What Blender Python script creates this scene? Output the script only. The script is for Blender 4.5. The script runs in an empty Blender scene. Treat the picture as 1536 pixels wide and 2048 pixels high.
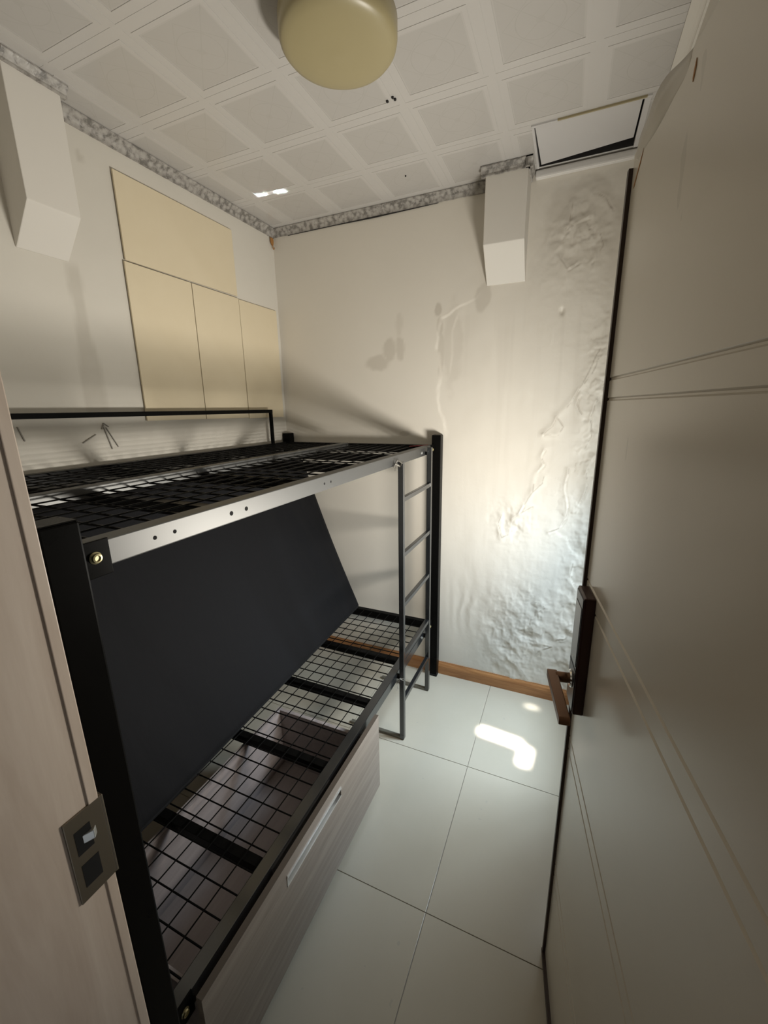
import bpy, bmesh, math, random
import numpy as np
from mathutils import Vector, Matrix

# ------------------------------------------------------------------ camera / world / light / exposure
SC = bpy.context.scene
COL = SC.collection
random.seed(7)
RNG = np.random.default_rng(11)

def cam_matrix(loc, yaw, pit, rol):
    r = Matrix.Rotation(yaw, 3, 'Z') @ Matrix.Rotation(pit, 3, 'X') @ Matrix.Rotation(rol, 3, 'Y')
    right, fwd, up = r.col[0], r.col[1], r.col[2]
    m = Matrix.Identity(4)
    for i in range(3):
        m[i][0] = right[i]; m[i][1] = up[i]; m[i][2] = -fwd[i]; m[i][3] = loc[i]
    return m

cam_d = bpy.data.cameras.new('camera')
cam_d.sensor_fit = 'VERTICAL'
cam_d.sensor_height = 36.0
cam_d.lens = 825.74 * 36.0 / 2048.0
cam_d.clip_start = 0.01
cam = bpy.data.objects.new('camera', cam_d)
COL.objects.link(cam)
cam.matrix_world = cam_matrix((1.5914, -2.1388, 1.5607), 0.4158, -0.2465, 0.0156)
SC.camera = cam

SC.view_settings.view_transform = 'Standard'
SC.view_settings.look = 'None'
SC.view_settings.gamma = 1.0
SC.view_settings.use_curve_mapping = False
SC.view_settings.exposure = 0.72

world = bpy.data.worlds.new('sky')
SC.world = world
world.use_nodes = True
wb = world.node_tree.nodes['Background']
wb.inputs['Color'].default_value = (0.86, 0.93, 1.0, 1)
wb.inputs['Strength'].default_value = 0.6

def area(name, loc, target, sx, sy, power, color, spread=math.pi):
    d = bpy.data.lights.new(name, 'AREA')
    d.shape = 'RECTANGLE'; d.size = sx; d.size_y = sy
    d.energy = power; d.color = color; d.spread = spread
    o = bpy.data.objects.new(name, d); COL.objects.link(o)
    o.location = loc
    v = Vector(target) - Vector(loc)
    o.rotation_euler = v.to_track_quat('-Z', 'Y').to_euler()
    return o

# lamp standing in for a sunlit sill, clear of the window behind the door
area('sill_daylight', (1.772, -0.86, 1.02), (0.772, -0.70, 1.43), 0.44, 0.20, 12.6, (1.0, 0.945, 0.85), math.radians(156))
# sky seen through that window
area('window_daylight', (2.04, -0.33, 1.28), (1.08, -0.64, 0.0), 0.38, 0.60, 7.6, (0.70, 0.86, 1.0), math.radians(105))
# sun slipping past the window frame onto the floor tiles
area('sunbeam', (1.79, -0.42, 1.55), (1.415, -0.383, 0.0), 0.05, 0.19, 0.34, (1.0, 0.98, 0.94), math.radians(2.6))
area('sunbeam', (1.79, -0.48, 1.55), (1.535, -0.455, 0.0), 0.11, 0.04, 0.15, (1.0, 0.98, 0.94), math.radians(2.6))
area('sunbeam', (1.79, -0.12, 1.55), (1.537, -0.105, 0.0), 0.03, 0.06, 0.010, (1.0, 0.98, 0.94), math.radians(2.6))
# sun thrown back up to the ceiling
for _tx, _ty in ((0.195, -0.347), (0.223, -0.343), (0.288, -0.333), (0.316, -0.329)):
    area('reflected_sunbeam', (1.78, -0.50, 1.12), (_tx, _ty, 2.523), 0.030, 0.016, 0.022, (0.93, 0.98, 1.0), math.radians(0.2))

# ------------------------------------------------------------------ dimensions (metres)
H = 2.523            # ceiling
XR = 1.815           # right wall
YF = -1.887          # room side of the front wall
YC = -3.3            # corridor end behind the camera
XJ = 1.045           # left jamb face

# ------------------------------------------------------------------ mesh helpers
class MB:
    def __init__(self):
        self.v = []; self.f = []
    def quad(self, a, b, c, d):
        n = len(self.v); self.v += [tuple(a), tuple(b), tuple(c), tuple(d)]; self.f.append((n, n+1, n+2, n+3)); return self
    def box(self, x0, x1, y0, y1, z0, z1):
        n = len(self.v)
        self.v += [(x0,y0,z0),(x1,y0,z0),(x1,y1,z0),(x0,y1,z0),(x0,y0,z1),(x1,y0,z1),(x1,y1,z1),(x0,y1,z1)]
        for q in ((0,3,2,1),(4,5,6,7),(0,1,5,4),(1,2,6,5),(2,3,7,6),(3,0,4,7)):
            self.f.append(tuple(n+i for i in q))
        return self
    def hexa(self, bottom, top):
        n = len(self.v); self.v += [tuple(p) for p in bottom] + [tuple(p) for p in top]
        for q in ((0,3,2,1),(4,5,6,7),(0,1,5,4),(1,2,6,5),(2,3,7,6),(3,0,4,7)):
            self.f.append(tuple(n+i for i in q))
        return self
    def tube(self, pts, r, seg=8, cap=True):
        pts = [Vector(p) for p in pts]; n0 = len(self.v)
        prev = None
        for i, p in enumerate(pts):
            t = (pts[min(i+1, len(pts)-1)] - pts[max(i-1, 0)]).normalized()
            if prev is None:
                a = Vector((0,0,1)) if abs(t.z) < .9 else Vector((1,0,0))
                s = t.cross(a).normalized()
            else:
                s = (prev - t*prev.dot(t)).normalized()
            prev = s; b = t.cross(s)
            rr = r[i] if isinstance(r, (list, tuple)) else r
            for k in range(seg):
                an = 2*math.pi*k/seg
                self.v.append(tuple(p + s*math.cos(an)*rr + b*math.sin(an)*rr))
        for i in range(len(pts)-1):
            for k in range(seg):
                a = n0+i*seg+k; b2 = n0+i*seg+(k+1) % seg
                self.f.append((a, b2, b2+seg, a+seg))
        if cap:
            self.f.append(tuple(n0+k for k in range(seg))[::-1])
            self.f.append(tuple(n0+(len(pts)-1)*seg+k for k in range(seg)))
        return self
    def lathe(self, prof, c, axis='z', seg=48):
        n0 = len(self.v)
        for r, h in prof:
            for k in range(seg):
                an = 2*math.pi*k/seg
                x, y = r*math.cos(an), r*math.sin(an)
                if axis == 'z': p = (c[0]+x, c[1]+y, c[2]+h)
                elif axis == 'x': p = (c[0]+h, c[1]+x, c[2]+y)
                else: p = (c[0]+x, c[1]+h, c[2]+y)
                self.v.append(p)
        for i in range(len(prof)-1):
            for k in range(seg):
                a = n0+i*seg+k; b = n0+i*seg+(k+1) % seg
                self.f.append((a, b, b+seg, a+seg))
        self.f.append(tuple(n0+k for k in range(seg))[::-1])
        self.f.append(tuple(n0+(len(prof)-1)*seg+k for k in range(seg)))
        return self
    def prism(self, poly, vec):
        n0 = len(self.v); m = len(poly); vec = Vector(vec)
        self.v += [tuple(p) for p in poly] + [tuple(Vector(p)+vec) for p in poly]
        self.f.append(tuple(n0+i for i in range(m))[::-1])
        self.f.append(tuple(n0+m+i for i in range(m)))
        for i in range(m):
            j = (i+1) % m
            self.f.append((n0+i, n0+j, n0+m+j, n0+m+i))
        return self
    def mesh(self, name, mat, bevel=0.0, smooth=False, fix=True, xf=None):
        me = bpy.data.meshes.new(name)
        v = self.v if xf is None else [tuple(xf(p)) for p in self.v]
        me.from_pydata(v, [], self.f)
        if fix or bevel:
            bm = bmesh.new(); bm.from_mesh(me)
            bmesh.ops.remove_doubles(bm, verts=bm.verts, dist=1e-6)
            bmesh.ops.recalc_face_normals(bm, faces=bm.faces)
            if bevel:
                bmesh.ops.bevel(bm, geom=[e for e in bm.edges if len(e.link_faces) == 2 and e.calc_face_angle(0) > .5],
                                offset=bevel, segments=2, profile=.6, affect='EDGES', clamp_overlap=True)
            bm.to_mesh(me); bm.free()
        if smooth:
            for p in me.polygons: p.use_smooth = True
        me.materials.append(mat)
        return me

def link(name, me, parent=None):
    o = bpy.data.objects.new(name, me); COL.objects.link(o)
    if parent is not None: o.parent = parent
    return o
def part(name, mb, mat, parent=None, bevel=0.0, smooth=False, xf=None, label=None):
    """mesh in world coordinates; when parented to an Empty at loc, shift to its frame"""
    off = parent_loc(parent)
    if off is not None:
        base = xf
        xf2 = (lambda p: Vector(base(p)) - off) if base else (lambda p: Vector(p) - off)
    else:
        xf2 = xf
    o = link(name, mb.mesh(name, mat, bevel, smooth, xf=xf2), parent)
    if label: o['label'] = label
    return o
def parent_loc(p):
    if p is None: return None
    l = Vector(p.location)
    while p.parent is not None:
        p = p.parent; l += Vector(p.location)
    return l if l.length > 0 else None
def tag(o, label, cat, group=None):
    o['label'] = label; o['category'] = cat
    if group: o['group'] = group
    return o
def struct(o):
    o['kind'] = 'structure'; return o
def thing(name, loc, label, cat, group=None):
    o = bpy.data.objects.new(name, None); COL.objects.link(o); o.location = loc
    o.empty_display_size = .05
    return tag(o, label, cat, group)

# ------------------------------------------------------------------ materials
def mat(name, color, rough=.5, metal=0.0, spec=.5):
    m = bpy.data.materials.new(name); m.use_nodes = True
    b = m.node_tree.nodes['Principled BSDF']
    b.inputs['Base Color'].default_value = (*color, 1)
    b.inputs['Roughness'].default_value = rough
    b.inputs['Metallic'].default_value = metal
    b.inputs['Specular IOR Level'].default_value = spec
    return m
def N(m, t, **kw):
    n = m.node_tree.nodes.new(t)
    for k, v in kw.items(): setattr(n, k, v)
    return n
def L(m, a, b): m.node_tree.links.new(a, b)
def bsdf(m): return m.node_tree.nodes['Principled BSDF']
def coords(m, scale=(1,1,1), kind='Object', rot=(0,0,0)):
    tc = N(m, 'ShaderNodeTexCoord'); mp = N(m, 'ShaderNodeMapping')
    mp.inputs['Scale'].default_value = scale; mp.inputs['Rotation'].default_value = rot
    L(m, tc.outputs[kind], mp.inputs['Vector']); return mp.outputs['Vector']
def noise(m, vec, scale, detail=4, rough=.5, dist=0.0):
    n = N(m, 'ShaderNodeTexNoise'); n.inputs['Scale'].default_value = scale
    n.inputs['Detail'].default_value = detail; n.inputs['Roughness'].default_value = rough
    n.inputs['Distortion'].default_value = dist
    L(m, vec, n.inputs['Vector']); return n.outputs['Fac']
def ramp(m, fac, stops):
    r = N(m, 'ShaderNodeValToRGB'); e = r.color_ramp.elements
    while len(e) < len(stops): e.new(.5)
    for i, (p, c) in enumerate(stops):
        e[i].position = p; e[i].color = (*c, 1) if len(c) == 3 else c
    L(m, fac, r.inputs['Fac']); return r.outputs['Color']
def mixc(m, fac, a, b, mode='MIX'):
    x = N(m, 'ShaderNodeMix', data_type='RGBA', blend_type=mode)
    for sock, v in ((x.inputs['Factor'], fac), (x.inputs['A'], a), (x.inputs['B'], b)):
        if isinstance(v, (int, float)): sock.default_value = v
        elif isinstance(v, tuple): sock.default_value = (*v, 1)
        else: L(m, v, sock)
    return x.outputs['Result']
def math_(m, op, a, b=None, c=None):
    x = N(m, 'ShaderNodeMath', operation=op)
    for i, v in enumerate((a, b, c)):
        if v is None: continue
        if isinstance(v, (int, float)): x.inputs[i].default_value = v
        else: L(m, v, x.inputs[i])
    return x.outputs[0]
def bump(m, h, strength=.2, dist=.002):
    b = N(m, 'ShaderNodeBump'); b.inputs['Strength'].default_value = strength; b.inputs['Distance'].default_value = dist
    L(m, h, b.inputs['Height']); L(m, b.outputs['Normal'], bsdf(m).inputs['Normal'])

def wall_material(name, base, stain_col):
    m = mat(name, base, .62, 0, .35)
    v = coords(m)
    n1 = noise(m, v, 2.2, 5, .6)
    c = mixc(m, n1, tuple(x*.95 for x in base), tuple(min(1, x*1.03) for x in base))
    at = N(m, 'ShaderNodeAttribute', attribute_name='stain')
    c = mixc(m, at.outputs['Fac'], c, stain_col)
    L(m, c, bsdf(m).inputs['Base Color'])
    bump(m, noise(m, v, 55, 4, .6), .12, .003)
    return m
M_wall = wall_material('old_white_paint', (.64, .61, .545), (.38, .345, .285))  # left wall copy, darkened slightly to offset the strong light there
M_wall_lightened = wall_material('old_white_paint_lightened', (.72, .68, .605), (.42, .375, .31))  # same paint lightened, standing in for more light on the back wall
M_boxing = mat('boxing_paint', (.67, .64, .585), .6, 0, .3)
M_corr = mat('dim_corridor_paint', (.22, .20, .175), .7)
bump(M_boxing, noise(M_boxing, coords(M_boxing), 60, 3), .08, .002)

# printed glossy PVC ceiling
M_ceil = mat('pvc_ceiling', (.78, .755, .73), .22, 0, .5)
def _ceil():
    m = M_ceil
    v = coords(m)
    sp = N(m, 'ShaderNodeSeparateXYZ'); L(m, v, sp.inputs[0])
    ax = math_(m, 'ABSOLUTE', sp.outputs['X']); ay = math_(m, 'ABSOLUTE', sp.outputs['Y'])
    r = math_(m, 'SQRT', math_(m, 'ADD', math_(m, 'MULTIPLY', ax, ax), math_(m, 'MULTIPLY', ay, ay)))
    # star of petals drawn in fine grey lines inside each square
    d1 = math_(m, 'ABSOLUTE', math_(m, 'SUBTRACT', ax, ay))
    d2 = math_(m, 'ABSOLUTE', math_(m, 'SUBTRACT', math_(m, 'ADD', ax, ay), .095))
    d3 = math_(m, 'ABSOLUTE', math_(m, 'SUBTRACT', r, .062))
    ln = math_(m, 'MINIMUM', math_(m, 'MINIMUM', d1, d2), d3)
    line = math_(m, 'LESS_THAN', ln, .0016)
    inner = math_(m, 'LESS_THAN', math_(m, 'MAXIMUM', ax, ay), .104)
    fade = math_(m, 'MULTIPLY', line, inner)
    wob = noise(m, v, 38, 3)
    fade = math_(m, 'MULTIPLY', fade, math_(m, 'MULTIPLY', wob, .85))
    dot = math_(m, 'MULTIPLY', math_(m, 'LESS_THAN', r, .011), .30)
    fade = math_(m, 'MAXIMUM', fade, dot)
    edge = math_(m, 'ABSOLUTE', math_(m, 'SUBTRACT', math_(m, 'MAXIMUM', ax, ay), .1065))
    fade = math_(m, 'MAXIMUM', fade, math_(m, 'MULTIPLY', math_(m, 'LESS_THAN', edge, .0022), .28))
    base = mixc(m, inner, (.535, .515, .49), (.475, .455, .43))
    c = mixc(m, math_(m, 'MULTIPLY', fade, .95), base, (.42, .40, .37))
    L(m, c, bsdf(m).inputs['Base Color'])
_ceil()
M_ceilback = mat('pvc_backing', (.62, .60, .57), .3)

# cornice with a pressed scroll
M_corn = mat('cornice_print', (.70, .67, .63), .35, 0, .5)
def _corn():
    m = M_corn
    v = coords(m)
    w = N(m, 'ShaderNodeTexVoronoi', feature='SMOOTH_F1'); w.inputs['Scale'].default_value = 55
    L(m, v, w.inputs['Vector'])
    n = noise(m, v, 70, 3, .6, 1.5)
    f = math_(m, 'MULTIPLY', w.outputs['Distance'], n)
    c = ramp(m, f, [(.08, (.42, .40, .37)), (.20, (.34, .32, .295)), (.32, (.17, .16, .145))])
    L(m, c, bsdf(m).inputs['Base Color'])
    bump(m, f, .5, .004)
_corn()

M_tile = mat('floor_tile', (.80, .80, .79), .10, 0, .5)
def _tile():
    m = M_tile
    v = coords(m, kind='Generated')
    tc = N(m, 'ShaderNodeNewGeometry')
    n = noise(m, tc.outputs['Position'], 3.0, 6, .65)
    c = mixc(m, n, (.47, .425, .335), (.53, .485, .40))
    sp = noise(m, tc.outputs['Position'], 26, 2, .5)
    c = mixc(m, math_(m, 'MULTIPLY', math_(m, 'GREATER_THAN', sp, .735), .5), c, (.40, .37, .33))
    L(m, c, bsdf(m).inputs['Base Color'])
    r = N(m, 'ShaderNodeMapRange'); r.inputs['To Min'].default_value = .14; r.inputs['To Max'].default_value = .30
    L(m, noise(m, tc.outputs['Position'], 5, 5, .7), r.inputs['Value']); L(m, r.outputs[0], bsdf(m).inputs['Roughness'])
_tile()
M_grout = mat('grout', (.42, .38, .33), .8)

def wood(name, c1, c2, scale, rough=.4, stretch=(1,1,1), spec=.4, dist=1.2, contrast=(.35, .68)):
    m = mat(name, c1, rough, 0, spec)
    v = coords(m, stretch)
    n = noise(m, v, scale, 6, .6, dist)
    fine = noise(m, v, scale*7, 3, .6)
    f = math_(m, 'ADD', math_(m, 'MULTIPLY', n, .8), math_(m, 'MULTIPLY', fine, .2))
    c = ramp(m, f, [(contrast[0], c1), (contrast[1], c2)])
    L(m, c, bsdf(m).inputs['Base Color'])
    bump(m, f, .06, .002)
    return m
M_jamb = wood('jamb_laminate', (.66, .545, .45), (.80, .69, .59), 5.0, .42, (1, 3.5, .35))
M_base = wood('skirting_wood', (.30, .13, .05), (.50, .25, .10), 7.0, .32, (.5, 6, 6))
M_drawer = wood('grey_walnut_laminate', (.245, .205, .17), (.36, .305, .26), 6.0, .45, (3.5, .3, 5))
M_drawer_in = wood('drawer_inside', (.30, .26, .25), (.38, .33, .32), 5.0, .5, (3, .4, 4))
M_band = mat('dark_edge_band', (.035, .018, .012), .4)
M_door = mat('door_film', (.74, .68, .575), .24, 0, .6)
def _door():
    m = M_door
    v = coords(m, (1, 1, 1))
    n = noise(m, v, 4, 5, .6)
    c = mixc(m, n, (.62, .57, .475), (.68, .625, .525))
    sm = noise(m, coords(m, (9, 9, 2.0)), 1.5, 4, .6)
    c = mixc(m, math_(m, 'MULTIPLY', math_(m, 'GREATER_THAN', sm, .69), .22), c, (.36, .31, .26))
    L(m, c, bsdf(m).inputs['Base Color'])
    bump(m, noise(m, coords(m, (40, 40, 40)), 10, 2), .03, .001)
_door()
M_metal = mat('black_powder_coat', (.0045, .0043, .004), .30, 0, .05)
M_rail = mat('satin_dark_steel', (.115, .115, .112), .46, .8, .5)
M_ladder = mat('blue_black_steel', (.012, .013, .014), .16, 0, 1.0)
def _metal():
    m = M_metal
    n = noise(m, coords(m), 9, 4, .6)
    r = N(m, 'ShaderNodeMapRange'); r.inputs['To Min'].default_value = .22; r.inputs['To Max'].default_value = .36
    L(m, n, r.inputs['Value']); L(m, r.outputs[0], bsdf(m).inputs['Roughness'])
_metal()
M_hole = mat('hole_dark', (.004, .004, .004), .9)
M_brass = mat('zinc_yellow', (.62, .56, .33), .35, .8)
M_zinc = mat('zinc', (.62, .62, .60), .35, .9)
M_matt = mat('black_mattress_cloth', (.0075, .0075, .0085), .75, 0, .10)
bsdf(M_matt).inputs['Sheen Weight'].default_value = .03
bump(M_matt, noise(M_matt, coords(M_matt, (1, 3, .5)), 7, 5, .6, .6), .25, .01)
M_foam = mat('yellowed_foam_board', (.72, .62, .43), .7, 0, .25)
def _foam():
    m = M_foam
    n = noise(m, coords(m), 5, 5, .65)
    L(m, mixc(m, n, (.65, .56, .395), (.71, .625, .46)), bsdf(m).inputs['Base Color'])
    bump(m, noise(m, coords(m), 40, 3), .08, .002)
_foam()
M_shade = mat('yellowed_lamp_shade', (.37, .315, .175), .34, 0, .5)
bsdf(M_shade).inputs['Subsurface Weight'].default_value = .0
M_lampbase = mat('lamp_base', (.45, .42, .38), .5)
M_lock = mat('bronze_lock', (.045, .018, .014), .32, .3, .5)
M_lockglass = mat('lock_glass', (.03, .032, .034), .12, 0, .7)
M_lever = mat('bronze_lever', (.19, .10, .055), .34, .55, .5)
M_chrome = mat('chrome', (.75, .74, .72), .18, 1.0)
M_alu = mat('brushed_aluminium', (.72, .71, .69), .3, .9)
M_steel = mat('strike_steel', (.24, .21, .165), .40, .8)
M_hatch = mat('hatch_board', (.55, .535, .525), .45, 0, .4)
M_red = mat('red_tape', (.45, .03, .04), .45)
M_rust = mat('rust_brown', (.36, .17, .05), .7)
M_mark = mat('graphite_mark', (.34, .32, .29), .8)
M_void = mat('void_black', (.02, .018, .017), .9)
M_string = mat('tie_wire', (.16, .15, .13), .6)
M_film = mat('lifting_film', (.56, .52, .445), .32, 0, .5)

# ------------------------------------------------------------------ numpy value noise
def vnoise(x, y, seed):
    xi = np.floor(x).astype(int); yi = np.floor(y).astype(int)
    fx = x-xi; fy = y-yi
    fx = fx*fx*(3-2*fx); fy = fy*fy*(3-2*fy)
    def h(a, b):
        n = (a*374761393 + b*668265263 + seed*982451653) & 0xffffffff
        n = ((n ^ (n >> 13))*1274126177) & 0xffffffff
        return ((n ^ (n >> 16)) & 0xffff)/65535.0
    return (h(xi, yi)*(1-fx)+h(xi+1, yi)*fx)*(1-fy)+(h(xi, yi+1)*(1-fx)+h(xi+1, yi+1)*fx)*fy
def fbm(x, y, seed, o=4):
    s = 0; a = .5
    for k in range(o):
        s = s+a*vnoise(x*2**k, y*2**k, seed+k*17); a *= .5
    return s
def ridged(x, y, seed, o=4):
    s = 0; a = .5
    for k in range(o):
        s = s+a*(1-np.abs(2*vnoise(x*2**k, y*2**k, seed+k*17)-1)); a *= .5
    return s
def sstep(a, b, x):
    t = np.clip((x-a)/(b-a), 0, 1); return t*t*(3-2*t)
def seg_dist(px, pz, pts):
    d = np.full(px.shape, 9.0)
    for (ax, az), (bx, bz) in zip(pts[:-1], pts[1:]):
        vx, vz = bx-ax, bz-az
        t = np.clip(((px-ax)*vx+(pz-az)*vz)/(vx*vx+vz*vz+1e-12), 0, 1)
        d = np.minimum(d, np.hypot(px-ax-t*vx, pz-az-t*vz))
    return d
def grid_wall(name, us, vs, place, disp, stain, m):
    U, V = np.meshgrid(us, vs)
    D = disp(U, V); S = stain(U, V)
    pts = place(U, V, D).reshape(-1, 3)
    nu, nv = len(us), len(vs)
    i = np.arange(nu-1)[None, :]+nu*np.arange(nv-1)[:, None]
    f = np.stack([i, i+1, i+1+nu, i+nu], -1).reshape(-1, 4)
    me = bpy.data.meshes.new(name)
    me.from_pydata(pts.tolist(), [], f.tolist())
    at = me.attributes.new('stain', 'FLOAT', 'POINT')
    at.data.foreach_set('value', S.reshape(-1).astype(np.float32))
    for p in me.polygons: p.use_smooth = True
    me.materials.append(m)
    return link(name, me)

# ------------------------------------------------------------------ room shell
# back wall: peeling, blistered plaster on the right-hand side, real relief
CRACKS = [
    [(1.684,1.80),(1.655,1.715),(1.625,1.65),(1.59,1.575),(1.535,1.505),(1.522,1.465),(1.487,1.425)],
    [(1.695,1.775),(1.662,1.69),(1.635,1.655)],
    [(1.535,1.505),(1.565,1.46),(1.545,1.425),(1.487,1.425)],
    [(1.625,1.60),(1.615,1.56),(1.64,1.52)],
    [(1.49,1.355),(1.48,1.32),(1.495,1.285),(1.45,1.22),(1.455,1.145),(1.425,1.08),(1.40,1.03)],
    [(1.455,1.145),(1.49,1.19),(1.50,1.23)],
    [(1.605,1.27),(1.60,1.17),(1.615,1.09),(1.615,1.015),(1.59,.975),(1.545,.95)],
    [(1.31,1.02),(1.295,.965),(1.32,.895),(1.355,.92),(1.365,.99),(1.40,1.03),(1.46,1.07)],
    [(1.505,.555),(1.535,.57),(1.555,.53),(1.525,.505)],
    [(1.50,.305),(1.535,.325),(1.60,.32),(1.54,.275),(1.53,.255),(1.505,.28)],
    [(1.345,.15),(1.385,.20),(1.425,.18),(1.47,.125),(1.50,.085)],
    [(1.63,.365),(1.665,.38),(1.695,.43)],
    [(1.665,.80),(1.66,.75),(1.675,.70),(1.69,.665)],
    [(1.70,1.58),(1.675,1.50),(1.69,1.43),(1.665,1.36)],
    [(1.71,1.33),(1.68,1.25),(1.695,1.18),(1.665,1.10)],
    [(1.50,2.27),(1.55,2.30),(1.60,2.32)], [(1.49,2.19),(1.53,2.13),(1.57,2.15)],
    [(1.60,2.40),(1.65,2.37),(1.68,2.33)], [(1.53,2.38),(1.52,2.31),(1.50,2.27)],
    [(1.63,2.28),(1.66,2.20),(1.62,2.14)],
]
def flake_field(U, V):
    n = fbm(U*13, V*11, 101, 5)
    where = np.clip(1.0*sstep(1.60, 1.70, U)*sstep(2.0, 1.75, V)*sstep(.25, .5, V)+.8*np.exp(-((U-1.58)/.13)**2-((V-2.24)/.16)**2)
                    +.7*np.exp(-((U-1.52)/.10)**2-((V-.40)/.20)**2)+.6*np.exp(-((U-1.36)/.07)**2-((V-.98)/.09)**2)
                    +.5*np.exp(-((U-1.62)/.10)**2-((V-1.05)/.25)**2), 0, 1)
    return n, where
def back_disp(U, V):
    right = sstep(1.27, 1.50, U)
    low = sstep(.75, .45, V)
    edge = sstep(1.58, 1.74, U)
    upper = np.exp(-((U-1.58)/.13)**2-((V-2.24)/.16)**2)
    lowpatch = np.exp(-((U-1.38)/.13)**2-((V-.33)/.26)**2)
    mid = np.exp(-((U-1.36)/.09)**2-((V-.98)/.11)**2)
    d = .010*(fbm(U*3, V*3, 3)-.5)*sstep(.9, 1.2, U)
    d += .004*(fbm(U*9, V*2.2, 5)-.5)*sstep(.95, 1.15, U)
    amp = np.clip(.95*edge*sstep(2.15, 1.8, V)+1.0*upper+.75*lowpatch+.7*mid+.25*right*low+.10*right, 0, 1.1)
    d += amp*(.022*(fbm(U*14, V*12, 21, 4)-.5)+.011*(ridged(U*24, V*20, 33, 4)-.5))
    fn, fw = flake_field(U, V)
    d += .0040*fw*(sstep(.500, .522, fn)-.6*sstep(.400, .418, 1-fn))
    # wavy trowel ripples low on the wall
    d += .0012*np.sin(U*95+14*fbm(U*7, V*5, 9))*np.exp(-((U-1.16)/.10)**2-((V-.47)/.16)**2)
    wob = .016*(fbm(U*16, V*16, 51, 5)-.47)
    wob2 = .016*(fbm(U*16, V*16, 77, 5)-.47)
    gap = sstep(.36, .50, fbm(U*9, V*9, 88, 3))
    for k, c in enumerate(CRACKS):
        dd = seg_dist(U+wob, V+wob2, c)
        side = seg_dist(U+wob-.006, V+wob2+.003, c)
        # a lifted flake: soft swell with one sharp lip
        d += .0028*np.exp(-(dd/.016)**2) + gap*(.0030*np.exp(-(dd/.0040)**2) - .0042*np.exp(-(side/.0036)**2))
    # edge of the loose skim coat running down from the boxing to the bed post: a low step
    xe = np.interp(V, [1.40, 1.52, 1.65, 1.80, 1.92, 1.985, 2.02, 2.06, 2.10], [.995, .985, .968, .962, .955, .985, 1.06, 1.15, 1.19])
    d -= .0035*sstep(-.010, .012, U+wob*3.0+.05*(fbm(U*5, V*7, 66, 4)-.47)-xe)*sstep(2.12, 2.08, V)*sstep(1.38, 1.46, V)*sstep(1.22, 1.02, U)
    xe2 = np.interp(V, [1.70, 1.82, 1.93, 2.0], [1.02, 1.03, 1.032, 1.06])
    d -= .0016*sstep(-.006, .007, U+wob-xe2)*sstep(2.02, 1.98, V)*sstep(1.68, 1.78, V)*sstep(1.16, 1.08, U)
    hole = np.hypot((U-1.522), (V-1.965)*.6)
    d -= .010*np.exp(-(hole/.009)**2)
    return np.where(U > .85, d, d*0)
def back_stain(U, V):
    w1 = fbm(U*10, V*10, 4); w2 = fbm(U*25, V*25, 8)
    def blob(cx, cz, rx, rz, a):
        q = np.hypot((U-cx)/rx, (V-cz)/rz)+(w1-.5)*1.0+(w2-.5)*.5
        return a*sstep(1.1, .7, q)
    s = blob(.62, 1.795, .075, .045, .42)
    s = np.maximum(s, blob(.69, 1.85, .035, .06, .40)); s = np.maximum(s, blob(.755, 1.86, .028, .06, .38))
    s = np.maximum(s, blob(.75, 1.98, .022, .06, .22))
    s = np.maximum(s, blob(.955, 2.03, .022, .035, .5)); s = np.maximum(s, blob(.965, 1.95, .018, .05, .35))
    s = np.maximum(s, blob(.972, 1.82, .018, .11, .30)); s = np.maximum(s, blob(1.17, 2.05, .035, .06, .34))
    s = np.maximum(s, blob(1.03, 1.86, .05, .20, .20))
    s = np.maximum(s, blob(1.60, 2.30, .16, .20, .26)*(.5+w2))
    s = np.maximum(s, blob(.78, 1.425, .03, .012, .4)); s = np.maximum(s, blob(.135, 2.359, .004, .004, .8))
    # streaks
    s = s+.10*sstep(.50, .75, fbm(U*30, V*1.3, 14))*sstep(1.0, 1.1, U)*sstep(2.1, 1.9, V)
    for c in CRACKS:
        s = np.maximum(s, .80*np.exp(-(seg_dist(U-.004+.016*(fbm(U*16, V*16, 51, 5)-.47), V+.016*(fbm(U*16, V*16, 77, 5)-.47), c)/.0026)**2)*sstep(.44, .52, fbm(U*30, V*30, 6)))
    fn, fw = flake_field(U, V)
    s = np.maximum(s, .75*fw*np.exp(-((fn-.506)/.007)**2)*sstep(.46, .56, fbm(U*22, V*22, 19)))
    return np.clip(s, 0, .9)
us = np.concatenate([np.linspace(-.14, .44, 30)[:-1], np.linspace(.44, .85, 35)[:-1], np.arange(.85, XR+.24, .0045)])
vs = np.concatenate([np.arange(-.02, H+.10, .005)])
wall_back = struct(grid_wall('wall_back', us, vs, lambda U, V, D: np.stack([U, -D+.0, V], -1), back_disp, back_stain, M_wall_lightened))
part('plaster_core', MB().box(-.14, XR+.24, .03, .12, -.02, H+.08), M_boxing, wall_back)

def left_stain(U, V):   # U = y, V = z
    w1 = fbm(U*12, V*8, 40); w2 = fbm(U*26, V*26, 41)
    cx = -1.125+.025*(2.05-V)*0+.02*(w1-.5)
    wid = .022+.018*sstep(1.95, 1.6, V)
    s = .34*sstep(1.15, .75, np.abs(U-cx)/wid)*sstep(1.50, 1.60, V)*sstep(2.07, 2.03, V)*(.7+.6*w2)
    q = np.hypot((U+1.035)/.012, (V-2.40)/.022)+(w1-.5)
    s = np.maximum(s, .35*sstep(1.1, .7, q))
    q = np.hypot((U+1.12)/.05, (V-1.505)/.03)+(w1-.5)*1.6
    s = np.maximum(s, .25*sstep(1.1, .5, q)*w2*2)
    s = s+.06*sstep(.45, .7, fbm(U*3, V*3, 70))
    return np.clip(s, 0, .9)
def left_disp(U, V): return .004*(fbm(U*2.5, V*2.5, 90)-.5)+.0015*(fbm(U*12, V*12, 91)-.5)
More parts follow.
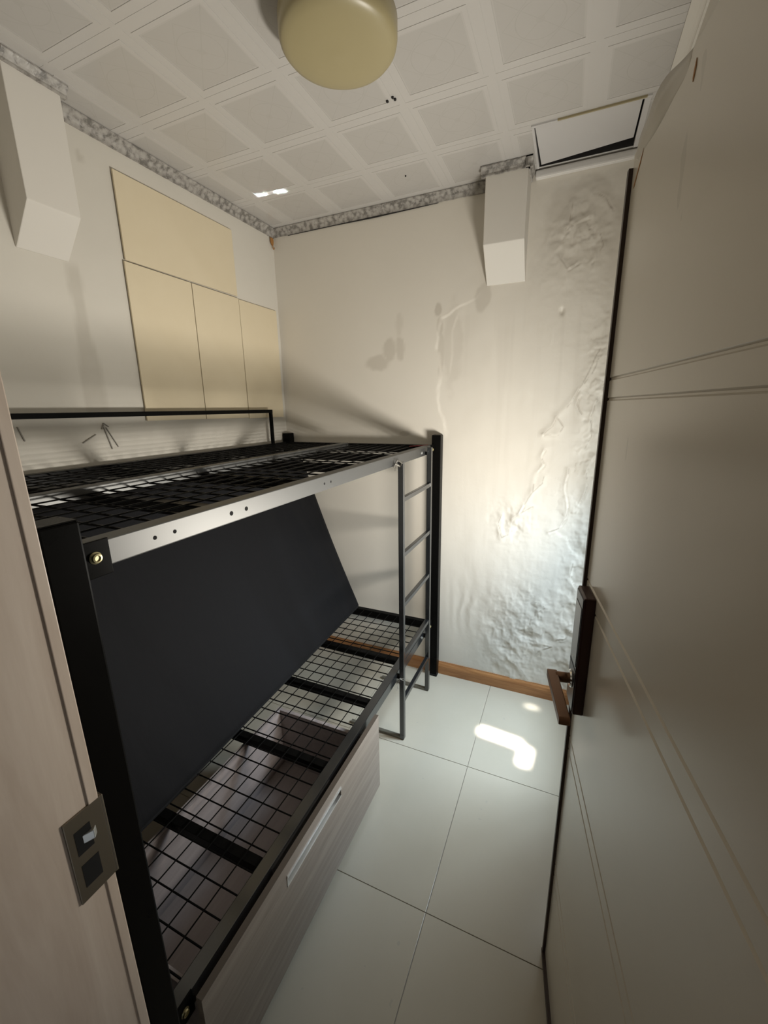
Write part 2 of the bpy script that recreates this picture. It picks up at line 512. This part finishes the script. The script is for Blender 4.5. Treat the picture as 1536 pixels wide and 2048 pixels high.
wall_left = struct(grid_wall('wall_left', np.arange(YF-.16, .08, .012), np.arange(-.02, H+.10, .012),
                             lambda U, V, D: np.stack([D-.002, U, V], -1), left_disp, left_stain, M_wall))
part('plaster_core', MB().box(-.14, -.03, YF-.14, .10, -.02, H+.08), M_boxing, wall_left)

# boxed-in pipes high on the back and left walls, lower end cut on the slant
b = MB().prism([(1.188, .02, H), (1.188, -.125, H), (1.188, -.125, 2.235), (1.188, -.004, 2.105), (1.188, .02, 2.105)], (.170, 0, 0))
part('beam_boxing', b, M_boxing, wall_back, .003)
b = MB().prism([(-.02, -1.285, H), (.10, -1.285, H), (.10, -1.285, 2.165), (.002, -1.285, 2.055), (-.02, -1.285, 2.055)], (0, .150, 0))
part('beam_boxing', b, M_boxing, wall_left, .003)

# scratches drawn on the left wall above the upper bunk
def scratch(pts, w=.003):
    mb = MB()
    for (y0, z0), (y1, z1) in zip(pts[:-1], pts[1:]):
        d = Vector((y1-y0, z1-z0)).normalized(); n = Vector((-d.y, d.x))*w*.5
        mb.hexa([(-.004, y0+n.x, z0+n.y), (-.004, y0-n.x, z0-n.y), (-.004, y1-n.x, z1-n.y), (-.004, y1+n.x, z1+n.y)],
                [(.0032, y0+n.x, z0+n.y), (.0032, y0-n.x, z0-n.y), (.0032, y1-n.x, z1-n.y), (.0032, y1+n.x, z1+n.y)])
    part('scratch', mb, M_mark, wall_left)
scratch([(-1.386, 1.520), (-1.374, 1.475)], .0026)
scratch([(-1.200, 1.455), (-1.150, 1.482)], .0024)
scratch([(-1.118, 1.515), (-1.098, 1.425)], .003)
scratch([(-1.108, 1.505), (-1.074, 1.432)], .0024)
scratch([(-1.124, 1.500), (-1.114, 1.522), (-1.098, 1.508)], .0024)

# right wall with the window opening behind the door
wr = MB()
WY0, WY1, WZ0, WZ1 = -.54, -.08, .45, 1.62
XO = XR+.24
wr.box(XR, XO, YF-.14, WY0, -.02, H+.08).box(XR, XO, WY1, .10, -.02, H+.08).box(XR, XO, WY0, WY1, -.02, WZ0).box(XR, XO, WY0, WY1, WZ1, H+.08)
wall_right = struct(part('wall_right', wr, M_boxing))
w1 = MB()
for a0, a1, c0, c1 in ((WY0, WY1, WZ0, WZ0+.04), (WY0, WY1, WZ1-.04, WZ1), (WY0, WY0+.04, WZ0+.04, WZ1-.04), (WY1-.04, WY1, WZ0+.04, WZ1-.04)):
    w1.box(XO-.03, XO+.01, a0, a1, c0, c1)
win = struct(part('window_1', w1, M_alu, None, .002))
strip_frame = struct(part('lamp_strip_frame', MB().box(XR-.012, XR+.01, -1.13, -.59, .88, .905).box(XR-.012, XR+.01, -1.13, -.59, 1.145, 1.17)
              .box(XR-.012, XR+.01, -1.13, -1.105, .905, 1.145).box(XR-.012, XR+.01, -.615, -.59, .905, 1.145), M_alu, None, .002))  # frame added around the sill lamp; the wall behind it is solid
part('strip_ledge', MB().box(XR-.085, XR, -1.14, -.58, .865, .885), M_boxing, strip_frame, .002)  # ledge added under the lamp strip
part('mullion', MB().box(XO-.028, XO+.008, -.32, -.30, WZ0+.04, WZ1-.04), M_alu, win, .002)

# front wall with the doorway the camera stands in
HD = 2.02
wf = MB()
wf.box(-.14, XJ-.03, YF-.14, YF, -.02, H+.08).box(XJ-.03, XR+.24, YF-.14, YF, HD+.03, H+.08)
wall_front = struct(part('wall_front', wf, M_boxing))
struct(part('wall_corridor_end', MB().box(-.6, 3.0, YC-.1, YC, -.02, H+.08), M_corr))
struct(part('wall_corridor_left', MB().box(-.14, -.04, YC, YF-.14, -.02, H+.08), M_corr))
struct(part('wall_corridor_right', MB().box(2.75, 2.85, YC, YF-.14, -.02, H+.08).box(XR+.24, 2.75, YF-.14, YF-.10, -.02, H+.08), M_corr))

# floor: slab with separate glazed tiles
floor = struct(part('floor', MB().box(-.14, XO, YC-.1, .12, -.06, -.004), M_grout))
G = .0012
xs_ = [1.306+.6*k for k in range(-3, 3)]
ys_ = [-.6115-.6*k for k in range(-2, 6)]
def clip(a, lo, hi): return max(lo, min(hi, a))
for i in range(len(xs_)-1):
    for j in range(len(ys_)-1):
        x0, x1 = clip(xs_[i], -.01, XR+.01), clip(xs_[i+1], -.01, XR+.01)
        y1, y0 = clip(ys_[j], YC, .01), clip(ys_[j+1], YC, .01)
        if x1-x0 < .02 or y1-y0 < .02: continue
        part('tile', MB().box(x0+G, x1-G, y0+G, y1-G, -.008, 0.0), M_tile, floor, .0008)

# skirting
def skirting(name, p0, p1, nrm):
    d = Vector(p1)-Vector(p0); nrm = Vector(nrm)
    prof = [(-.02, 0), (.014, 0), (.014, .052), (.010, .066), (.004, .074), (.004, .078), (-.02, .078)]
    poly = [Vector(p0)+nrm*a+Vector((0, 0, h)) for a, h in prof]
    return struct(part(name, MB().prism(poly, d), M_base, None))
bb = skirting('baseboard_back', (-.0, 0, 0), (XR, 0, 0), (0, -1, 0))
skirting('baseboard_left', (0, YF, 0), (0, -.016, 0), (1, 0, 0))

# ceiling: backing slab (open over the hatch) and embossed square panels
HX0, HX1, HY0, HY1 = 1.388, 1.735, -.315, -.028
ceil = MB()
for x0, x1, y0, y1 in ((-.14, HX0, YF-.14, .12), (HX1, XO, YF-.14, .12), (HX0, HX1, YF-.14, HY0), (HX0, HX1, HY1, .12)):
    ceil.box(x0, x1, y0, y1, H+.001, H+.10)
ceil.box(-.6, 3.0, YC-.1, YF-.14, H+.001, H+.10)
ceiling = struct(part('ceiling', ceil, M_ceilback))
def rect_sub(r, h):
    x0, x1, y0, y1 = r; a0, a1, b0, b1 = h
    if x1 <= a0 or x0 >= a1 or y1 <= b0 or y0 >= b1: return [r]
    out = []
    if x0 < a0: out.append((x0, a0, y0, y1)); x0 = a0
    if x1 > a1: out.append((a1, x1, y0, y1)); x1 = a1
    if y0 < b0: out.append((x0, x1, y0, b0)); y0 = b0
    if y1 > b1: out.append((x0, x1, b1, y1)); y1 = b1
    return out
PX, PY = .287, .289
cells = {}
for i in range(-3, 6):
    for j in range(-1, 6):
        cx, cy = .577+PX*i, -.46-PY*j
        # (rect, drop below the ceiling plane) in local coordinates
        hx, hy = PX/2, PY/2
        rects = [((-hx, hx, -hy, hy), .0012)]
        for o, w, dr in ((.121, .0135, .0022), (hx, .010, .0018)):
            inn = o-w; oy = o if o < .13 else hy; iny = oy-w
            rects += [((-o, o, iny, oy), dr), ((-o, o, -oy, -iny), dr), ((-o, -inn, -iny, iny), dr), ((inn, o, -iny, iny), dr)]
        mb = MB(); full = True; any_ = False
        for (x0, x1, y0, y1), dr in rects:
            wx0, wx1, wy0, wy1 = max(x0+cx, -.0), min(x1+cx, XR), max(y0+cy, YF), min(y1+cy, 0)
            if wx1-wx0 < .0005 or wy1-wy0 < .0005: full = False; continue
            ps = rect_sub((wx0, wx1, wy0, wy1), (HX0-.004, HX1+.004, HY0-.004, HY1+.004))
            if len(ps) != 1 or abs((wx1-wx0)-(x1-x0)) > 1e-6 or abs((wy1-wy0)-(y1-y0)) > 1e-6 or ps[0] != (wx0, wx1, wy0, wy1): full = False
            for a0, a1, b0, b1 in ps:
                mb.box(a0-cx, a1-cx, b0-cy, b1-cy, -dr, .002); any_ = True
        if not any_: continue
        if full and 'full' in cells: me = cells['full']
        else:
            me = mb.mesh('ceiling_panel', M_ceil, fix=False)
            if full: cells['full'] = me
        o = link('ceiling_panel', me, ceiling); o.location = (cx, cy, H)
for x, y, r in ((.968, -.649, .0045), (.990, -.658, .004), (.994, -.647, .0045), (.865, -.21, .003)):
    part('screw', MB().lathe([(r, -.006), (r*.8, -.0072), (.0005, -.0075)][::-1]+[(r, .0)], (x, y, H+.001), 'z', 10), M_void, ceiling)

# cornice strips
def cornice(name, p0, p1, nrm, h=.036, d=.030):
    p0, p1, nrm = Vector(p0), Vector(p1), Vector(nrm)
    prof = [(-.01, 0), (d, 0), (d, -.004), (d*.82, -.008), (d*.45, -.016), (d*.26, -h*.72), (.006, -h+.004), (.006, -h), (-.01, -h)]
    poly = [p0+nrm*a+Vector((0, 0, z)) for a, z in prof]
    return struct(part(name, MB().prism(poly, p1-p0), M_corn))
z = H-.003
cornice('trim_1', (0, 0, z), (1.188, 0, z), (0, -1, 0))
cornice('trim_2', (1.170, -.125, z), (1.376, -.125, z), (0, -1, 0), .034, .018)
cornice('trim_3', (1.358, -.143, z), (1.358, 0, z), (1, 0, 0), .034, .016)
cornice('trim_4', (0, -1.135, z), (0, 0, z), (1, 0, 0))
cornice('trim_5', (.10, -1.285, z), (.10, -1.118, z), (1, 0, 0), .030, .018)
cornice('trim_6', (.0, YF, z), (.0, -1.285, z), (1, 0, 0))
cornice('trim_7', (XR, YF, z), (XR, 0, z), (-1, 0, 0), .03, .035).data.materials[0] = M_boxing
t8 = MB().box(1.376, XR-.05, -.020, .02, H-.034, H-.006)
struct(part('trim_8', t8, mat('glossy_cornice', (.74, .72, .69), .15, 0, .6), None, .006))
# dirty crack line under the back cornice
part('crack_line', MB().tube([(.10, -.003, H-.041), (.40, -.003, H-.0405), (.62, -.004, H-.043), (.95, -.003, H-.040)], [.0012, .002, .003, .0012], 6), M_void, wall_back)

# ceiling access hatch, one corner dropped
hatch = thing('ceiling_hatch', (1.56, -.17, H), 'plain white access hatch in the ceiling above the peeling wall, ajar at its front edge', 'hatch')
hm = MB().hexa([(HX0+.006, HY0+.004, H-.004), (HX1-.012, HY0+.004, H-.004), (HX1-.012, HY1-.050, H+.004), (HX0+.012, HY1-.026, H-.006)],
               [(HX0+.006, HY0+.004, H+.006), (HX1-.012, HY0+.004, H+.006), (HX1-.012, HY1-.050, H+.014), (HX0+.012, HY1-.026, H+.004)])
part('hatch_board', hm, M_hatch, hatch)
fr = MB()
for x0, x1, y0, y1 in ((HX0-.006, HX1+.014, HY0-.008, HY0+.002), (HX1-.006, HX1+.012, HY0+.002, HY1), (HX0-.006, HX0+.003, HY0+.002, HY1)):
    fr.box(x0, x1, y0, y1, H-.007, H+.010)
part('hatch_frame', fr, M_hatch, hatch, .001)
part('stained_seam', MB().box(HX0+.08, HX1, HY0-.0085, HY0-.003, H-.0078, H+.004), mat('damp_seam', (.34, .29, .17), .8), hatch)
vd = MB()  # black plates added so the gap around the hatch reads dark
vd.box(HX0-.02, HX1+.02, HY0-.02, HY1+.02, H+.11, H+.12)
vd.box(HX0-.01, HX1+.01, HY1-.003, HY1-.001, H-.001, H+.11).box(HX0-.01, HX0+.0015, HY0+.002, HY1-.003, H+.001, H+.11).box(HX1-.0015, HX1+.01, HY0+.002, HY1-.003, H+.001, H+.11)
part('gap_shade_plates', vd, M_void, hatch)

# ------------------------------------------------------------------ doorway: left jamb with strike plate, open door with lock
jb = MB().box(XJ-.03, XJ, YF-.30, YF+.004, 0.0, HD+.03)
jamb = struct(part('trim_9', jb, M_jamb, None, .003))
part('stop_bead', MB().box(XJ-.001, XJ+.0022, YF-.0105, YF-.004+.006, 0.0, HD), M_jamb, jamb, .001)
struct(part('trim_10', MB().box(XJ, XR+.02, YF-.16, YF, HD, HD+.03), M_jamb, None, .002))
sp = MB().box(XJ-.001, XJ+.0025, YF-.043, YF+.0048, .918, 1.053)
plate = part('strike_plate', sp, M_steel, jamb, .001)
part('strike_lip', MB().box(XJ-.012, XJ+.0028, YF+.0042, YF+.0075, .918, 1.053), M_steel, plate, .001)
def pocket(y0, y1, z0, z1):
    part('bolt_pocket', MB().box(XJ+.002, XJ+.0029, YF+y0, YF+y1, z0, z1), M_hole, plate)
pocket(-.034, -.014, .992, 1.030); pocket(-.034, -.012, .938, .975)
part('latch_tongue', MB().prism([(XJ+.0026, YF-.026, 1.004), (XJ+.0085, YF-.014, 1.004), (XJ+.0026, YF-.008, 1.004)], (0, 0, .014)), M_zinc, plate, .001)

# door leaf; local frame: s toward the hinge, h out of the visible face, z up
DA = .1538
D0 = Vector((1.6571, -1.1763, 0))
DU = Vector((math.sin(DA), -math.cos(DA), 0)); DN = Vector((-math.cos(DA), -math.sin(DA), 0))
def DW(p): return D0+DU*p[0]+DN*p[1]+Vector((0, 0, p[2]))
DWID, DTH, DZ0, DZ1 = .725, .034, .012, 1.983
prof = [(-DTH, DZ0), (0, DZ0)]
gr = []
for zc in (.34, .755, 1.168, 1.59): gr += [zc-.019, zc+.019]
for zc in gr:
    prof += [(0, zc-.0035), (-.0028, zc-.0012), (-.0028, zc+.0012), (0, zc+.0035)]
prof += [(0, DZ1), (-DTH, DZ1)]
door = struct(part('door_1', MB().prism([(0.004, h, zz) for h, zz in prof], (DWID, 0, 0)), M_door, None, 0, xf=DW))
eb = MB().box(-.005, .006, -DTH, .0072, DZ0, DZ1-.02).box(-.005, DWID, -.002, .009, DZ0-.004, DZ0+.010)
part('edge_band', eb, M_band, door, .001, xf=DW, label='dark brown edge band')
part('edge_strip', MB().box(-.007, -.0045, -.006, .0050, DZ0, DZ1-.02), mat('band_brown', (.10, .055, .038), .35), door, xf=DW)  # thin strip in a lighter brown along the free edge
# film lifting off the top corner of the leaf
fm = MB()
ns = 18
pts = []
for i in range(ns+1):
    s = .012+.225*i/ns
    lift = math.sin(math.pi*min(1, i/ns))
    pts.append((s, lift))
for i in range(ns):
    for (a, b) in ((pts[i], pts[i+1]),):
        def q(s, l, k):
            zz = DZ1-.026+.026*k+.020*l*k*k*(.75+.25*math.sin(s*47))
            return (s, -.0012+.0022*k*l+.007*l*k*k+.0015*math.sin(s*60)*k*l, zz)
        rows = [0, .35, .7, 1.0]
        for r0, r1 in zip(rows[:-1], rows[1:]):
            fm.quad(q(*a, r0), q(*b, r0), q(*b, r1), q(*a, r1))
o = part('lifting_film', fm, M_film, door, 0, True, xf=DW)
sd = o.modifiers.new('thick', 'SOLIDIFY'); sd.thickness = .0008
chip = MB().prism([(.247, .0000, 1.945), (.249, .0000, 1.954), (.252, .0000, 1.962), (.254, .0000, 1.954), (.252, .0000, 1.945), (.249, .0000, 1.940)], (0, .0008, 0))
part('chip', chip, M_rust, door, xf=DW)
chip = MB().prism([(.022, .0000, 1.930), (.050, .0000, 1.956), (.060, .0000, 1.966), (.050, .0000, 1.950), (.024, .0000, 1.924)], (0, .0007, 0))
part('chip', chip, M_rust, door, xf=DW)
# lock and lever
lk = part('lock_body', MB().box(.030, .102, -.001, .022, .908, 1.182), M_lock, door, .004, xf=DW, label='dark bronze electronic lock body')
part('lock_panel', MB().box(.034, .098, .0215, .0235, .913, 1.177), mat('lock_front', (.055, .055, .056), .25, .2), lk, .001, xf=DW)
part('keypad_glass', MB().box(.040, .093, .0234, .0244, 1.02, 1.155), M_lockglass, lk, .0004, xf=DW)
part('card_mark', MB().box(.062, .072, .0243, .0247, 1.028, 1.032), M_alu, lk, xf=DW)
part('cover_seam', MB().box(.036, .096, .0233, .0239, 1.010, 1.0118), M_hole, lk, xf=DW)
def doorlathe(prof_, c, seg=24):
    mb = MB().lathe([(r, h) for r, h in prof_], (0, 0, 0), 'y', seg)
    mb.v = [(c[0]+x, c[1]+y, c[2]+zz) for x, y, zz in mb.v]; return mb
lev = part('lever_handle', MB().prism([(.054, .052, .965), (.206, .047, .963), (.211, .047, .967), (.211, .047, .977), (.206, .047, .981), (.054, .052, .983)], (0, .021, 0)), M_lever, door, .002, xf=DW, label='bronze lever handle')
part('lever_neck', doorlathe([(.0115, 0), (.0115, .034)], (.066, .022, .974), 20), M_lever, lev, 0, True, xf=DW)
part('rose_ring', doorlathe([(.019, 0), (.0195, .003), (.017, .006), (.012, .006)], (.066, .022, .974), 28), M_chrome, lev, 0, False, xf=DW)
# latch edge plate, seen on the leaf edge under the lock
part('latch_plate', MB().box(-.0085, -.006, -.030, -.004, .88, 1.10), M_chrome, door, xf=DW)
part('latch_bolt', MB().prism([(-.0085, -.024, .965), (-.020, -.010, .965), (-.0085, -.008, .965)], (0, 0, .03)), M_chrome, door, xf=DW)

# ------------------------------------------------------------------ ceiling lamp
lamp = thing('ceiling_lamp', (.985, -1.0, H), 'round yellowed drum-shaped ceiling lamp, unlit', 'ceiling lamp')
part('lamp_base', MB().lathe([(.128, -.001), (.132, -.004), (.132, -.030), (.120, -.036)], (.985, -1.0, H), 'z', 64), M_lampbase, lamp, 0, False)
shp = [(.130, -.030), (.144, -.031), (.147, -.036), (.147, -.070), (.145, -.080), (.138, -.088), (.122, -.094), (.09, -.0985), (.05, -.1005), (.012, -.101), (.010, -.1012)]
part('lamp_shade', MB().lathe(shp, (.985, -1.0, H), 'z', 72), M_shade, lamp, 0, True, label='yellowed plastic shade')

# ------------------------------------------------------------------ foam boards glued to the left wall
def board(y0, y1, z0, z1, label, skew=0.0):
    mb = MB().box(0, .007, -(y1-y0)/2, (y1-y0)/2, -(z1-z0)/2, (z1-z0)/2)
    o = link('foam_board', mb.mesh('foam_board', M_foam, .0012))
    o.location = (.0025, (y0+y1)/2, (z0+z1)/2); o.rotation_euler = (skew, 0, 0)
    tag(o, label, 'wall board', 'yellowed boards on the left wall')
board(-.930, -.340, 2.118, 2.412, 'wide yellowed board on the wall, the topmost one under the cornice')
board(-.938, -.630, 1.524, 2.112, 'tall yellowed board in the lower row, farthest from the room corner', -.006)
board(-.626, -.337, 1.522, 2.110, 'tall yellowed board in the middle of the lower row', -.006)
board(-.333, -.034, 1.518, 2.106, 'tall yellowed board in the lower row, next to the room corner')
# brown scrap hanging in the corner
sc_ = MB()
sc_.prism([(.005, -.036, 2.478), (.005, -.012, 2.480), (.005, -.009, 2.462), (.005, -.014, 2.444), (.005, -.024, 2.440), (.005, -.034, 2.455)], (.003, 0, 0))
sc_.tube([(.008, -.020, 2.446), (.010, -.022, 2.432), (.010, -.018, 2.423), (.009, -.010, 2.427), (.008, -.008, 2.436)], .0022, 6)
tag(part('hanging_scrap', sc_, M_rust), 'small rusty brown scrap with a curled end in the room corner under the ceiling', 'scrap')

# ------------------------------------------------------------------ bunk bed
bed = thing('bunk_bed', (0, 0, 0), 'black steel bunk bed frame with bare wire mesh decks', 'bunk bed')
PT = 1.4215
for (x0, x1, y0, y1) in ((.947, .995, -.052, -.004), (.004, .052, -.052, -.004), (.947, .995, -1.861, -1.811), (.004, .052, -1.861, -1.811)):
    po = part('post', MB().box(x0, x1, y0, y1, .012, PT-.002), M_metal, bed, .003)
    part('post_cap', MB().box(x0+.001, x1-.001, y0+.001, y1-.001, PT-.002, PT), M_metal, po, .0006)
    part('post_foot', MB().box(x0-.001, x1+.001, y0-.001, y1+.001, 0, .013), M_hole, po, .002)
YA, YB = -1.811, -.052
def deck(zt, hgt):
    zb = zt-hgt
    part('front_rail', MB().box(.922, .958, YA, YB, zb, zt), M_rail if zt > 1 else M_ladder, bed, .002)
    part('wall_rail', MB().box(.016, .050, YA, YB, zb, zt), M_metal, bed, .002)
    part('end_rail', MB().box(.050, .922, -.086, -.056, zb, zt), M_metal, bed, .002)
    part('end_rail', MB().box(.050, .922, -1.811, -1.781, zb, zt), M_metal, bed, .002)
    for y in (-.463, -.793, -1.142, -1.490):
        part('cross_bar', MB().box(.050, .922, y-.014, y+.014, zb+.002, zt-.012), M_metal, bed, .0015)
    lm = MB().tube([(0, -1.781, 0), (0, -.086, 0)], .0020, 6).mesh('mesh_wire', M_metal)
    cm = MB().tube([(.050, 0, 0), (.922, 0, 0)], .0025, 6).mesh('mesh_wire', M_metal)
    n = 16
    for k in range(1, n):
        o = link('mesh_wire', lm, bed); o.location = (.050+.872*k/n, 0, zt-.0035)
    y = -.086-.055
    while y > -1.77:
        o = link('mesh_wire', cm, bed); o.location = (0, y, zt-.0085); y -= .0575
deck(1.373, .042)
deck(.368, .046)
part('centre_bar', MB().box(.487, .517, -1.785, -.165, 1.352, 1.3845), M_rail, bed, .003)
gd = MB().box(.036, .053, -1.78, -.190, 1.544, 1.562)
part('guard_rail', gd, M_metal, bed, .002)
for y0 in (-.207, -1.78):
    part('guard_upright', MB().box(.037, .052, y0, y0+.017, 1.372, 1.546), M_metal, bed, .002)
# end brackets, bolts and punched holes of the front rails
for zt, hg in ((1.373, .042), (.368, .046)):
    zc = zt-hg/2
    for y0, y1, yb in ((YA, -1.757, -1.780), (-.105, YB, -.085)):
        bk = part('rail_bracket', MB().box(.956, .9605, y0, y1, zt-hg-.012, zt+.003), M_metal, bed, .001)
        part('bolt', MB().lathe([(.0095, 0), (.0095, .0012), (.0075, .0030), (.0068, .0060), (.0045, .0066), (.0042, .0045), (.0005, .0045)], (.9605, yb, zc-.002), 'x', 20), M_brass, bk)
for y in (-1.678, -1.638, -1.498, -1.453, -1.128, -1.092):
    r = .0048 if y > -1.6 and y < -1.4 else .0036
    part('punched_hole', MB().lathe([(r, -.001), (r, .0004)], (.958, y, 1.351), 'x', 16), M_hole, bed)
part('bolt', MB().lathe([(.007, 0), (.007, .003), (.004, .005)], (.958, -.249, 1.350), 'x', 14), M_zinc, bed)
part('bolt', MB().lathe([(.007, 0), (.007, .003), (.004, .005)], (.958, -.227, .350), 'x', 14), M_zinc, bed)

# ladder leaned on the front rails
lad = bed
for y0, ztop in ((-.583, 1.348), (-.198, 1.372)):
    st = part('ladder_stile', MB().box(.969, .991, y0, y0+.022, .004, ztop), M_ladder, lad, .0018)
    part('ladder_foot_bar', MB().box(.70, .969, y0+.002, y0+.020, .002, .014), mat('worn_bar', (.16, .15, .12), .45, .3), lad, .001)
for zc in (1.188, .943, .706, .440, .212):
    part('ladder_rung', MB().box(.971, .989, -.562, -.198, zc-.010, zc+.010), M_ladder, lad, .002)
def tie(y, zc, n=7):
    mb = MB()
    for k in range(n):
        a = random.uniform(-.006, .006); b = random.uniform(-.006, .006)
        mb.tube([(.962, y-.012+a, zc-.012+b), (.976, y-.006+b, zc+.012), (.992, y+.004+a, zc+.004+b), (.978, y+.012, zc-.012+a), (.964, y-.006, zc-.004)], .0011, 5)
    for k in range(3):
        mb.tube([(.970, y-.012, zc-.010), (.974, y-.03+random.uniform(-.01, .02), zc-.020), (.975, y-.035+random.uniform(-.01, .03), zc-.028)], .0009, 5)
    part('wire_tie', mb, M_string, lad)
tie(-.594, 1.345); tie(-.585, .335, 4)
part('stile_hook', MB().box(.958, .972, -.582, -.562, .335, .350), M_metal, lad, .001)
part('stile_hook', MB().box(.958, .972, -.197, -.177, .335, .350), M_metal, lad, .001)
part('stile_hook', MB().box(.958, .972, -.197, -.177, 1.335, 1.35), M_metal, lad, .001)

# red tape on the far corner of the upper deck
rt = MB()
for k in range(6):
    y0 = -.150+.012*k
    rt.hexa([(.86+.012*k, y0, 1.3695), (.915+.004*k, y0, 1.3735), (.915+.004*k, y0+.013, 1.3735), (.86+.012*k, y0+.013, 1.3695)],
            [(.86+.012*k, y0, 1.3712), (.915+.004*k, y0, 1.3755), (.915+.004*k, y0+.013, 1.3755), (.86+.012*k, y0+.013, 1.3712)])
tag(part('red_tape', rt, M_red), 'scrap of red tape on the upper mesh by the far post', 'tape')

# ------------------------------------------------------------------ black mattress leaning over the lower deck
mt = thing('black_mattress', (.5, -.9, .372), 'thin black cloth mattress leaning on its side across the lower bunk', 'mattress')
def matt_mesh():
    nl, nw = 90, 60
    Lh, th = .985, .055
    ys = np.linspace(-.085, -1.745, nl); ts = np.linspace(0, Lh, nw)
    def base(y, t, d):
        xb = .520+(-.085-y)*.035
        sag = .012*np.sin(math.pi*t/Lh)
        return np.stack([xb-.364*t+.931*(d-sag), y, .386+.931*t+.364*(d-sag)], -1)
    Y, T = np.meshgrid(ys, ts, indexing='ij')
    edge = np.minimum(np.minimum(T, Lh-T), np.minimum(Y+1.745, -.085-Y))
    rnd = np.clip(edge/.022, 0, 1); rnd = np.sqrt(1-(1-rnd)**2)
    wr_ = .012*(fbm(Y*5+T*2, T*1.3, 61, 4)-.5)+.013*(ridged(Y*7+T*1.5, T*1.2+2, 63, 3)-.5)
    front = base(Y, T, (rnd-1)*.02+wr_*rnd)
    back = base(Y, T, -th-(rnd-1)*.02)
    V = np.concatenate([front.reshape(-1, 3), back.reshape(-1, 3)])
    f = []; nf = nl*nw
    for i in range(nl-1):
        for j in range(nw-1):
            a = i*nw+j
            f.append((a, a+nw, a+nw+1, a+1)); f.append((nf+a, nf+a+1, nf+a+nw+1, nf+a+nw))
    ring = [j for j in range(nw)]+[i*nw+nw-1 for i in range(1, nl)]+[(nl-1)*nw+j for j in range(nw-2, -1, -1)]+[i*nw for i in range(nl-2, 0, -1)]
    for k in range(len(ring)):
        a, b = ring[k], ring[(k+1) % len(ring)]
        f.append((a, b, nf+b, nf+a))
    me = bpy.data.meshes.new('mattress_body')
    me.from_pydata((V-np.array([.5, -.9, .372])).tolist(), [], f)
    bm = bmesh.new(); bm.from_mesh(me); bmesh.ops.recalc_face_normals(bm, faces=bm.faces); bm.to_mesh(me); bm.free()
    for p in me.polygons: p.use_smooth = True
    me.materials.append(M_matt)
    return me, base
me, mbase = matt_mesh()
link('mattress_body', me, mt)
pp = []
for y, t in [(-.092, .02)]+[(-.090, .03+.925*k/30) for k in range(31)]:
    pp.append(tuple(mbase(np.array(y), np.array(t), np.array(-.012))))
part('piping', MB().tube(pp, .0035, 8), M_matt, mt, 0, True)
pp = [tuple(mbase(np.array(-.10-1.62*k/40), np.array(.004), np.array(-.016))) for k in range(41)]
part('piping', MB().tube(pp, .0035, 8), M_matt, mt, 0, True)

# ------------------------------------------------------------------ storage drawer under the lower deck
dr = thing('storage_drawer', (.80, -1.3, 0), 'open grey-brown wooden drawer pushed under the lower bunk', 'drawer')
SY0, SY1, SZ0, SZ1 = -1.478, -1.180, .294, .334
FX0, FX1, FY0, FY1, FZ0, FZ1 = .978, .994, -1.763, -.872, .030, .371
fp = MB().box(FX0, FX1, FY0, SY0, FZ0, FZ1).box(FX0, FX1, SY1, FY1, FZ0, FZ1).box(FX0, FX1, SY0, SY1, FZ0, SZ0).box(FX0, FX1, SY0, SY1, SZ1, FZ1)
front = part('front_panel', fp, M_drawer, dr)
part('edge_band', MB().box(FX0, FX1+.0004, FY0, FY1, FZ1, FZ1+.0015), mat('drawer_band', (.09, .07, .055), .5), front)
part('slot_handle', MB().box(FX0-.012, FX0-.002, SY0-.004, SY1+.004, SZ0-.004, SZ1+.004)
     .box(FX0-.004, FX1+.0015, SY0, SY1, SZ0, SZ0+.004).box(FX0-.004, FX1+.0025, SY0, SY1, SZ1-.010, SZ1)
     .box(FX0-.004, FX1+.0015, SY0, SY0+.003, SZ0, SZ1), M_alu, front, .0008, label='recessed aluminium slot handle')
part('side_panel', MB().box(.566, FX0, -.948, -.933, .032, .318), M_drawer_in, dr, .001)
part('side_panel', MB().box(.566, FX0, -1.745, -1.730, .032, .318), M_drawer_in, dr, .001)
part('back_panel', MB().box(.548, .566, -1.745, -.933, .032, .318), M_drawer_in, dr, .001)
part('bottom_panel', MB().box(.566, FX0, -1.730, -.948, .040, .050), M_drawer_in, dr)
for x in (.60, .94):
    for y in (-.98, -1.69):
        part('wheel', MB().lathe([(.018, -.008), (.020, -.005), (.020, .005), (.018, .008)], (x, y, .020), 'x', 20), M_hole, dr)
